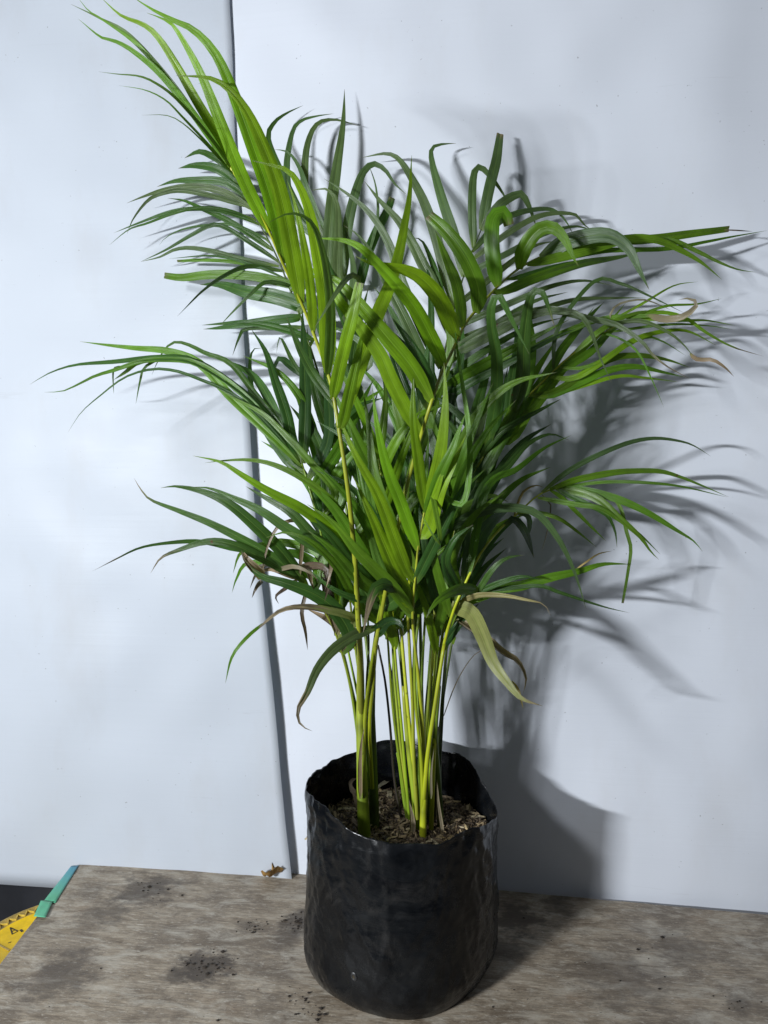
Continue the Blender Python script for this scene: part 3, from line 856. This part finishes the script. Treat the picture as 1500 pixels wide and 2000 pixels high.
# --- back upper frond: upright grey green leaflets
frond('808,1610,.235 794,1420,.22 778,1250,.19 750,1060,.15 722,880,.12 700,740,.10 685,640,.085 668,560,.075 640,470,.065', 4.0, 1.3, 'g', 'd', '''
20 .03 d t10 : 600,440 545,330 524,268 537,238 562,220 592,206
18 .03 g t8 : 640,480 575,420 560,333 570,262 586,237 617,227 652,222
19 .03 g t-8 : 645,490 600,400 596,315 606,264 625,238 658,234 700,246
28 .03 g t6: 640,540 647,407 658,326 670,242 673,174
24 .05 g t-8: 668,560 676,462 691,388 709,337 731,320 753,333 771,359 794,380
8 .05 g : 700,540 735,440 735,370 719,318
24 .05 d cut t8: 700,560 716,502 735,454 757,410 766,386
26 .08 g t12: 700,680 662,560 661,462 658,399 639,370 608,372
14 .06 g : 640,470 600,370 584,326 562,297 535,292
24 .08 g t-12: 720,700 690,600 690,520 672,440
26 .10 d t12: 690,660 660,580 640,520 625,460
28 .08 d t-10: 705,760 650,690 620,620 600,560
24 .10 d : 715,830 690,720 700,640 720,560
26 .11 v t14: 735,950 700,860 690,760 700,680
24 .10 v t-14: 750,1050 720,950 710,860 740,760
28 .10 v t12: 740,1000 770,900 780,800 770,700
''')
# --- back centre frond
frond('832,1620,.225 826,1440,.215 822,1280,.19 820,1100,.155 830,920,.13 850,780,.115 870,680,.105 888,600,.095 915,510,.085 940,448,.08', 4.2, 1.2, 'g', 'd', '''
25 .05 g t-8: 888,600 870,535 852,465 830,399 804,348 779,311 753,300 706,308
26 .09 g t10: 875,650 848,561 826,517 804,473 779,432 742,392 712,354
24 .12 g t-8: 860,720 793,572 779,531 764,487 742,443 713,407 672,374 633,349
24 .13 g t12: 855,760 790,620 738,520 724,491 698,458 671,440
24 .04 g t-6: 905,540 894,487 885,454 863,388 845,322 843,291 861,282 891,280
19 .05 g t10: 925,485 922,407 925,344 936,326 955,341 980,374 996,404
26 .04 g t5 cut: 940,448 955,370 969,315 977,261
21 .07 g t-10: 940,450 973,403 1006,381 1021,381 1035,407 1048,445
14 .07 g : 922,492 980,430 1040,410 1080,410 1104,430 1122,463
14 .07 g : 918,510 1000,450 1060,420 1120,418 1140,438 1165,457
14 .08 g : 912,535 1000,490 1060,458 1124,442 1166,455
15 .09 g t20: 895,595 980,526 1040,482 1090,470
15 .10 g : 885,640 1020,582 1080,558 1140,548 1198,558
14 .10 g : 875,670 1040,610 1120,586 1200,582 1262,582
16 .08 d t10: 870,600 852,535 837,495 823,469 805,464
22 .11 d t-15: 850,790 800,680 760,600 730,560
26 .12 v t15: 840,860 800,780 770,700 750,620
20 .11 d t10: 845,800 840,700 842,600 832,500
18 .10 m t-10: 850,780 880,680 862,590 838,520
24 .11 d t-20: 840,850 880,780 900,700 905,620
26 .12 v t15: 830,930 790,850 760,780 745,720
28 .13 v t-10: 825,1000 860,900 880,820 890,740
26 .12 v t18: 822,1080 790,980 775,890 780,800
17 .10 g t10: 862,720 960,640 1040,590 1110,570
25 .24 m t20: 850,775 905,735 980,692 1060,650 1112,624
20 .20 d : 845,800 905,755 1000,705 1080,660 1132,640
20 .26 g t10 r.84: 875,690 960,640 1030,612 1085,606 1148,622 1204,634 1252,666 1272,690 1300,714 1346,739
20 .28 g t-10: 870,700 950,660 1010,628 1060,610 1108,608 1140,622 1160,662 1172,698 1195,748
15 .18 m cut: 865,735 960,715 1040,680 1100,650 1180,622 1276,616
16 .22 x crisp f.185: 1268,616 1300,622 1330,619 1352,606 1361,592 1348,583 1326,585
17 .11 d t-20: 855,750 940,690 1030,640 1100,620
''')
# --- right hand fronds
frond('842,1620,.215 836,1420,.22 845,1290,.21 868,1130,.20 905,980,.195 950,880,.19 1000,810,.185 1060,745,.18 1120,690,.175 1180,650,.17 1230,622,.165', 4.2, 1.3, 'g', 'y', '''
28 .40 d t-8: 950,880 968,780 970,700 960,640 960,595 974,577 990,605 1012,650 1034,692
31 .36 d t8 r.93: 1000,810 1020,740 1024,660 1034,588 1046,567 1060,572 1072,602 1084,640
20 .10 m t10: 1040,800 1108,710 1172,650 1222,592
24 .10 m t-12: 1005,850 1068,730 1124,650 1160,600
10 .20 g : 1180,640 1244,626 1300,646 1336,674 1356,700
9 .22 x crisp f.20: 1348,690 1362,701 1392,702 1415,716 1434,736
18 .12 m t8: 1085,765 1180,706 1240,694 1300,702 1348,718
18 .12 m t-8: 1080,770 1180,726 1240,716 1300,728 1338,737
10 .12 b : 1075,772 1200,736 1260,738 1326,746
14 .14 b : 1130,735 1228,670 1280,650 1340,646 1400,675
8 .14 m : 1150,715 1252,662 1292,666 1340,695
8 .16 b r.72: 1230,622 1290,610 1340,622 1380,650 1432,678 1492,696
5 .18 m : 1172,650 1212,662 1244,686 1268,730 1297,796
6 .14 b : 1200,625 1260,590 1316,558 1364,550
6 .14 b : 1230,622 1300,598 1360,594 1410,583
7 .14 b : 1230,622 1324,626 1380,626 1436,636
6 .14 m : 1180,650 1300,634 1380,636 1432,644
10 .16 d : 1090,640 1160,550 1212,554 1260,574 1338,612
5 .16 x : 1200,600 1250,585 1290,596 1310,606
24 .14 m t20: 960,880 1010,790 1050,720 1090,660
26 .14 m t-10: 940,930 985,850 1035,773 1080,700
28 .13 d t12: 900,1000 950,900 980,783 992,715
24 .15 g t-14: 890,1000 917,900 943,817 965,730
16 .2 d : 940,890 972,850 1000,830 1060,798 1096,779
26 .14 v t10: 880,1080 925,1000 960,900 985,820
24 .12 m t-15: 1010,810 1030,740 1040,680 1036,610
20 .12 m t10: 1060,750 1100,680 1150,620 1180,590
22 .11 d t10: 990,830 1000,740 1010,670 1004,600
18 .10 m t10: 1080,730 1150,690 1200,640 1260,610
28 .14 v t-14: 870,1120 905,1040 930,950 945,860
12 .16 m : 1120,690 1180,640 1240,612 1300,606
''')
frond('842,1620,.25 850,1430,.235 858,1330,.25 867,1260,.265 882,1205,.28 894,1172,.29 918,1120,.285 942,1076,.27 974,1036,.245 1010,1004,.22 1050,968,.195 1092,950,.17', 4.6, 1.6, 'y', 'y', '''
12 0.15 g : 1058,962 1110,920 1170,888 1230,864 1282,856 1330,862 1358,872 1388,891
14 0.15 m : 1074,956 1130,936 1210,922 1282,920 1330,932 1370,948 1424,971
8 0.14 m : 1090,954 1170,942 1250,942 1330,950 1420,971
18 0.19 m t10: 1088,952 1150,960 1210,976 1270,1004 1322,1036 1354,1056 1372,1077
18 0.21 m t-10: 1090,952 1162,972 1210,1012 1250,1048 1270,1076 1287,1093
12 0.19 m : 1050,972 1130,986 1170,992 1210,1016 1250,1044 1290,1083
23 0.25 g t10: 850,1060 898,1020 950,996 1010,992 1050,1004 1082,1040 1106,1080 1126,1128 1145,1190
34 0.21 l t-15: 846,1062 882,1016 922,984 962,968 992,980
10 0.21 m : 1010,1002 1042,1000 1090,1012 1130,1040 1165,1069
10 0.19 m : 1080,960 1098,972 1130,1004 1158,1032 1184,1057
12 0.18 d : 1100,962 1170,996 1190,1012 1202,1040 1205,1070
9 0.19 m cut: 1092,952 1180,965 1210,988 1224,1040 1232,1072 1226,1120 1216,1178
32 0.19 d t14: 930,1098 938,1050 965,1015 996,994
18 0.14 v t5: 985,1026 1004,1014 1026,1040 1043,1090
12 0.14 d : 1010,1004 1030,1006 1034,1028 1026,1058
6 0.19 y crisp: 1005,1000 1020,962 1045,948 1062,952
4 0.17 y crisp f.22: 1122,1115 1150,1095 1170,1082 1196,1076
3 0.17 k crisp : 1060,970 1075,985 1070,1030 1058,1078
23 .20 d t8: 905,1140 938,964 990,912 1030,868 1074,848 1112,860
19 .22 m t-8: 915,1125 950,956 1010,916 1062,876 1116,850
26 .34 d t20: 900,1160 870,1100 890,1050 925,1025
20 .36 m t-15: 880,1205 850,1100 846,1020 856,960
''')
frond('860,1620,.22 860,1430,.21 866,1330,.225 874,1255,.24 890,1205,.255 912,1172,.265 935,1155,.27', 3.2, 1.4, 'd', 'g', '''
14 .28 d : 930,1160 962,1112 990,1090 1024,1084
14 .28 d t10: 930,1158 982,1136 1022,1126 1060,1133
23 .22 m t8: 905,1182 970,1152 1018,1144 1074,1128 1130,1116 1178,1102 1234,1102
9 .22 d : 960,1152 1050,1144 1090,1156 1150,1176 1190,1188 1230,1197
12 .34 y r.8: 900,1176 938,1162 990,1164 1030,1172 1062,1180 1075,1202
36 .38 o t10 r.88: 884,1185 918,1196 942,1240 962,1292 990,1332 1018,1364 1060,1379
14 .30 x crisp : 890,1210 950,1250 982,1276 1010,1292 1026,1324 1022,1354
6 .30 y crisp f.345: 1000,1330 1012,1345 1022,1385
26 .36 m t-10: 906,1150 874,1160 848,1180 832,1208
2.4 .30 k : 866,1400 890,1336 922,1284 954,1268 1028,1276
20 .24 v t10: 868,1260 900,1215 936,1178
28 .22 v t-10: 862,1160 864,1100 885,1060 922,1036
24 .22 d t14: 880,1220 915,1130 950,1080 985,1050
22 .20 d t-14: 872,1260 905,1170 945,1110 990,1070
''')
# --- dense interior fronds standing behind the front fans
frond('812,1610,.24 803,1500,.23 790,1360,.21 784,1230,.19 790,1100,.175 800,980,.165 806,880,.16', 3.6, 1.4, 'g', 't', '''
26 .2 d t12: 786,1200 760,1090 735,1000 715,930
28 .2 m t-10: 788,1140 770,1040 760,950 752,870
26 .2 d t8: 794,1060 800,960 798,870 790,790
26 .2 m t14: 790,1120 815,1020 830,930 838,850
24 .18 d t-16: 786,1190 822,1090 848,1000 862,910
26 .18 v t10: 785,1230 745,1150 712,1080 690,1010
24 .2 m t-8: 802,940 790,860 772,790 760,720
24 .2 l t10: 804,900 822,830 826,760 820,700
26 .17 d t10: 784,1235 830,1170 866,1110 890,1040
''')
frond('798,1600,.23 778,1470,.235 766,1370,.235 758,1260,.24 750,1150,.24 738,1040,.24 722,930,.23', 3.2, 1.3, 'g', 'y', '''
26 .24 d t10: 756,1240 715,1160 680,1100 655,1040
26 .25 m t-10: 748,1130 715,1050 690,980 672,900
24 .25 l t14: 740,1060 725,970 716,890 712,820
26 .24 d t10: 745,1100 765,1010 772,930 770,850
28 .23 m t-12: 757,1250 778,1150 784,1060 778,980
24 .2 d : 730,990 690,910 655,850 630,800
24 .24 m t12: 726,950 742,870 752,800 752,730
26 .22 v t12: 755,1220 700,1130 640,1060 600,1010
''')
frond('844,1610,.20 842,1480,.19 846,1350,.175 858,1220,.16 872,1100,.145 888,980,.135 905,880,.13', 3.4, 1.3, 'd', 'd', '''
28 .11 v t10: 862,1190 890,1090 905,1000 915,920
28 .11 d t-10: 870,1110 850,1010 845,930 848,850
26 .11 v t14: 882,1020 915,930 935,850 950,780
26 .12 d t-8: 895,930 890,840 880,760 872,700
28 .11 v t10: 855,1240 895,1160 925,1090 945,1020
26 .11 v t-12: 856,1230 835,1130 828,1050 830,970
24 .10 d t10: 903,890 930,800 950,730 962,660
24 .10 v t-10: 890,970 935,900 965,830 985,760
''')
# --- more straight leaflets closing the middle of the crown
def fan(rachis, r0, r1, c0, c1, n, spread, lens, wpx, dep, cols, seed):
    rnd = random.Random(seed); RP = parse(rachis); rows = []
    m0 = len(RP) // 3
    for i in range(n):
        f = m0 + (len(RP) - 1 - m0) * (i + 0.5) / n; a = int(f); t = f - a
        p = [RP[a][k] + (RP[min(a + 1, len(RP) - 1)][k] - RP[a][k]) * t for k in range(2)]
        sd = 1 if i % 2 else -1
        an = R(sd * rnd.uniform(*spread)); L_ = rnd.uniform(*lens); bend = rnd.uniform(-0.05, 0.30) * sd
        ps = []
        for q in (0, .25, .5, .75, 1.0):
            aa = an + bend * q * q * 1.6
            ps.append('%.0f,%.0f' % (p[0] + math.sin(aa) * L_ * q, p[1] - math.cos(aa) * L_ * q))
        rows.append('%.1f %.3f %s t%.0f: %s' % (rnd.uniform(*wpx), rnd.uniform(*dep), rnd.choice(cols), rnd.uniform(-25, 25), ' '.join(ps)))
    frond(rachis, r0, r1, c0, c1, '\n'.join(rows))
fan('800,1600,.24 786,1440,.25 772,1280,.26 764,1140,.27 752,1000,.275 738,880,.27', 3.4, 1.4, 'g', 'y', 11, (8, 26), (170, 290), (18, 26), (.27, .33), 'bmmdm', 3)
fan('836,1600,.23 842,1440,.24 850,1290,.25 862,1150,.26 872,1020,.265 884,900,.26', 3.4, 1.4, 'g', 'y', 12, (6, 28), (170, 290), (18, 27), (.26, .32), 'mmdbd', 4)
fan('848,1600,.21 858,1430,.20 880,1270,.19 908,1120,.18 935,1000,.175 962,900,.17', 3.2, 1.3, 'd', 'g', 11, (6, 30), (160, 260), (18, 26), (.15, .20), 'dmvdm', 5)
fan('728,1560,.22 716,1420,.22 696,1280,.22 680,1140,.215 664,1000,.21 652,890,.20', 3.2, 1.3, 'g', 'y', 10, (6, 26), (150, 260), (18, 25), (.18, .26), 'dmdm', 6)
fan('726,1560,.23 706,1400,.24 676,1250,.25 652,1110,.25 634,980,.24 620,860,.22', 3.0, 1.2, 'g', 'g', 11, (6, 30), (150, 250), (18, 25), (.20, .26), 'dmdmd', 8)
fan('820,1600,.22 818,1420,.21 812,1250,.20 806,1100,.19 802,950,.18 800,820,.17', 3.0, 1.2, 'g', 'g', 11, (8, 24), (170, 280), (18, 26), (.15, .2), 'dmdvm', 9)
# --- bare leaf stalks whose blades are lost in the crown
STK = '''
2.6 k k: 784,1600,.22 770,1520,.22 762,1420,.22 752,1330,.225 738,1260,.23
3.2 g g: 796,1600,.225 789,1560,.22 776,1450,.22 768,1340,.225 772,1200,.23
3.6 y t: 818,1620,.25 812,1540,.25 800,1420,.255 790,1310,.26 782,1210,.26 776,1120,.26
3.4 g t: 828,1600,.25 826,1500,.24 836,1380,.24 846,1270,.245 850,1160,.25
4.4 y y: 828,1560,.268 836,1470,.27 848,1390,.272 858,1320,.272 868,1258,.27
3.0 g g: 842,1560,.21 846,1440,.21 852,1310,.21 860,1190,.21
2.6 d d: 856,1560,.215 862,1440,.215 868,1330,.22 876,1220,.23
3.4 t y: 815,1600,.26 808,1480,.262 806,1380,.265 801,1290,.27 797,1200,.27 800,1130,.27
3.0 g g: 822,1600,.23 818,1500,.22 822,1390,.22 826,1280,.22 832,1180,.22
2.6 g t: 708,1500,.255 710,1420,.25 709,1330,.25 706,1260,.25 700,1180,.25 690,1110,.25
3.6 y y: 727,1540,.245 722,1420,.26 728,1340,.262 734,1270,.265 744,1190,.27 752,1120,.27
2.6 d k: 792,1560,.21 786,1470,.21 774,1380,.21 760,1290,.215
2.4 k k: 850,1580,.235 846,1520,.235 849,1470,.235 856,1420,.235
2.8 t g: 798,1570,.24 784,1470,.24 776,1390,.24 768,1290,.24 766,1200,.24
3.0 g t: 834,1520,.23 842,1420,.235 852,1330,.24 864,1240,.245 880,1150,.25
3.2 y g: 826,1600,.266 822,1480,.27 812,1380,.275 810,1290,.28 818,1200,.28
2.8 g g: 812,1520,.20 806,1400,.20 808,1290,.20 812,1180,.20
2.8 d g: 832,1540,.19 830,1420,.19 838,1310,.19 846,1200,.19
2.6 g d: 722,1540,.24 716,1430,.24 716,1340,.24 720,1260,.24 716,1160,.24
'''
for row in STK.strip().splitlines():
    h, ps = row.split(':'); h = h.split()
    tube('leaf_stalk', parse(ps), float(h[0]) * 1.15, float(h[0]) * 0.8, h[1], h[2], PALM)
# papery brown sheath scraps on the cane bases
def sheath(pts, wpx, c): leaflet(PALM, parse(pts), wpx, c, tilt=0, rough_dry=True).name = 'sheath_scrap'
sheath('704,1560,.278 703,1500,.277 706,1450,.275 712,1420,.272', 10, 'x')
sheath('800,1640,.262 806,1620,.262 805,1595,.262 798,1560,.26', 13, 'x')
sheath('866,1645,.25 862,1610,.25 856,1570,.25 853,1520,.25', 9, 'x')
sheath('842,1560,.27 842,1510,.27 848,1460,.268', 6, 'x')

# ------------------------------------------------------------------ small loose things
def loose_leaf(name, pts, wpx, c, label, curl=0.35):
    """a withered leaf scrap lying about; pts are world points"""
    n = 12; C = catmull(pts, n); vs, fs, cs = [], [], []
    base = C[0].copy()
    for i, p in enumerate(C):
        t = i / n; T = (C[min(n, i + 1)] - C[max(0, i - 1)]).normalized(); X = T.cross(Vector((0, 0, 1))).normalized()
        ww = wpx * math.sin(math.pi * (0.08 + 0.84 * t)) ** 0.7
        for q in range(6):
            f = q / 5 - 0.5
            z = curl * ww * abs(f) + 0.25 * ww * fbm((t * 3 + base.x * 40, f * 3, 1), 1.6)
            vs.append(p + X * f * ww * (1 + 0.5 * fbm((t * 6, f, base.x * 9), 1.2)) + Vector((0, 0, abs(z))) - base)
    for i in range(n):
        for q in range(5):
            a = i * 6 + q; fs.append((a, a + 1, a + 7, a + 6))
    o = mesh_obj(name, vs, fs, M['dry'] if c == 'dry' else M['husk'])
    o.location = base
    if c != 'dry':
        ca = o.data.color_attributes.new('tint', 'FLOAT_COLOR', 'POINT')
        for d_ in ca.data: d_.color = (*c, 1)
    tag(o, label, 'dry leaf'); return o
u = Vector((0, 0, 0.002))
loose_leaf('dry_leaf', [atz(517, 1713, 0) + u, atz(526, 1719, 0) + u * 3, atz(537, 1718, 0) + u * 5, atz(548, 1712, 0) + u * 3], 0.034, 'dry', 'small curled brown dry leaf at the back edge of the table', 1.3)
sz = SOILZ + 0.02
loose_leaf('dry_leaf', [atz(730, 1546, sz), atz(745, 1534, sz + .006), atz(765, 1524, sz + .008), atz(787, 1514, sz + .008)], 0.009, (0.26, 0.24, 0.17), 'pale grey strip of dry leaf lying on the mulch inside the bag')
loose_leaf('dry_leaf', [atz(697, 1580, sz), atz(692, 1552, sz + .02), atz(684, 1532, sz + .03), atz(694, 1522, sz + .03), atz(702, 1520, sz + .025)], 0.008, (0.13, 0.095, 0.06), 'thin brown curled leaf scrap beside the thick left cane')
# soil crumbs scattered on the table
CR = []
for (px, py, sp, n_) in [(405, 1885, 26, 60), (585, 1800, 22, 60), (490, 1815, 16, 25), (600, 1960, 24, 20), (620, 1985, 14, 8), (1240, 1885, 60, 12), (300, 1735, 26, 30), (1000, 1760, 30, 30), (760, 1880, 420, 60), (1440, 1965, 16, 9)]:
    for _ in range(n_):
        x, y = px + random.gauss(0, sp), py + random.gauss(0, sp * 0.5)
        if y < 1712 + (x - 150) * 0.076: continue
        p = atz(x, y, 0)
        if (Vector((p.x, p.y, 0)) - Vector((BAGC.x, BAGC.y, 0))).length < BR + 0.004: continue
        CR.append(p)
vs, fs = [], []
for p in CR:
    r = random.choice([.0008, .0011, .0015, .0026]) * random.uniform(.7, 1.3); k = len(vs)
    for d in ((1, 0, 0), (0, 1, 0), (-1, 0, 0), (0, -1, 0), (0, 0, 1), (0, 0, -.3)):
        vs.append(p + Vector((d[0] * r * random.uniform(.6, 1.8), d[1] * r * random.uniform(.6, 1.4), d[2] * r * .8 + r * .3)))
    for i in range(4): fs += [(k + i, k + (i + 1) % 4, k + 4), (k + (i + 1) % 4, k + i, k + 5)]
o = mesh_obj('soil_crumbs', vs, fs, M['soil'], None, False); tag(o, 'dark soil crumbs scattered on the plywood', 'soil', kind='stuff')
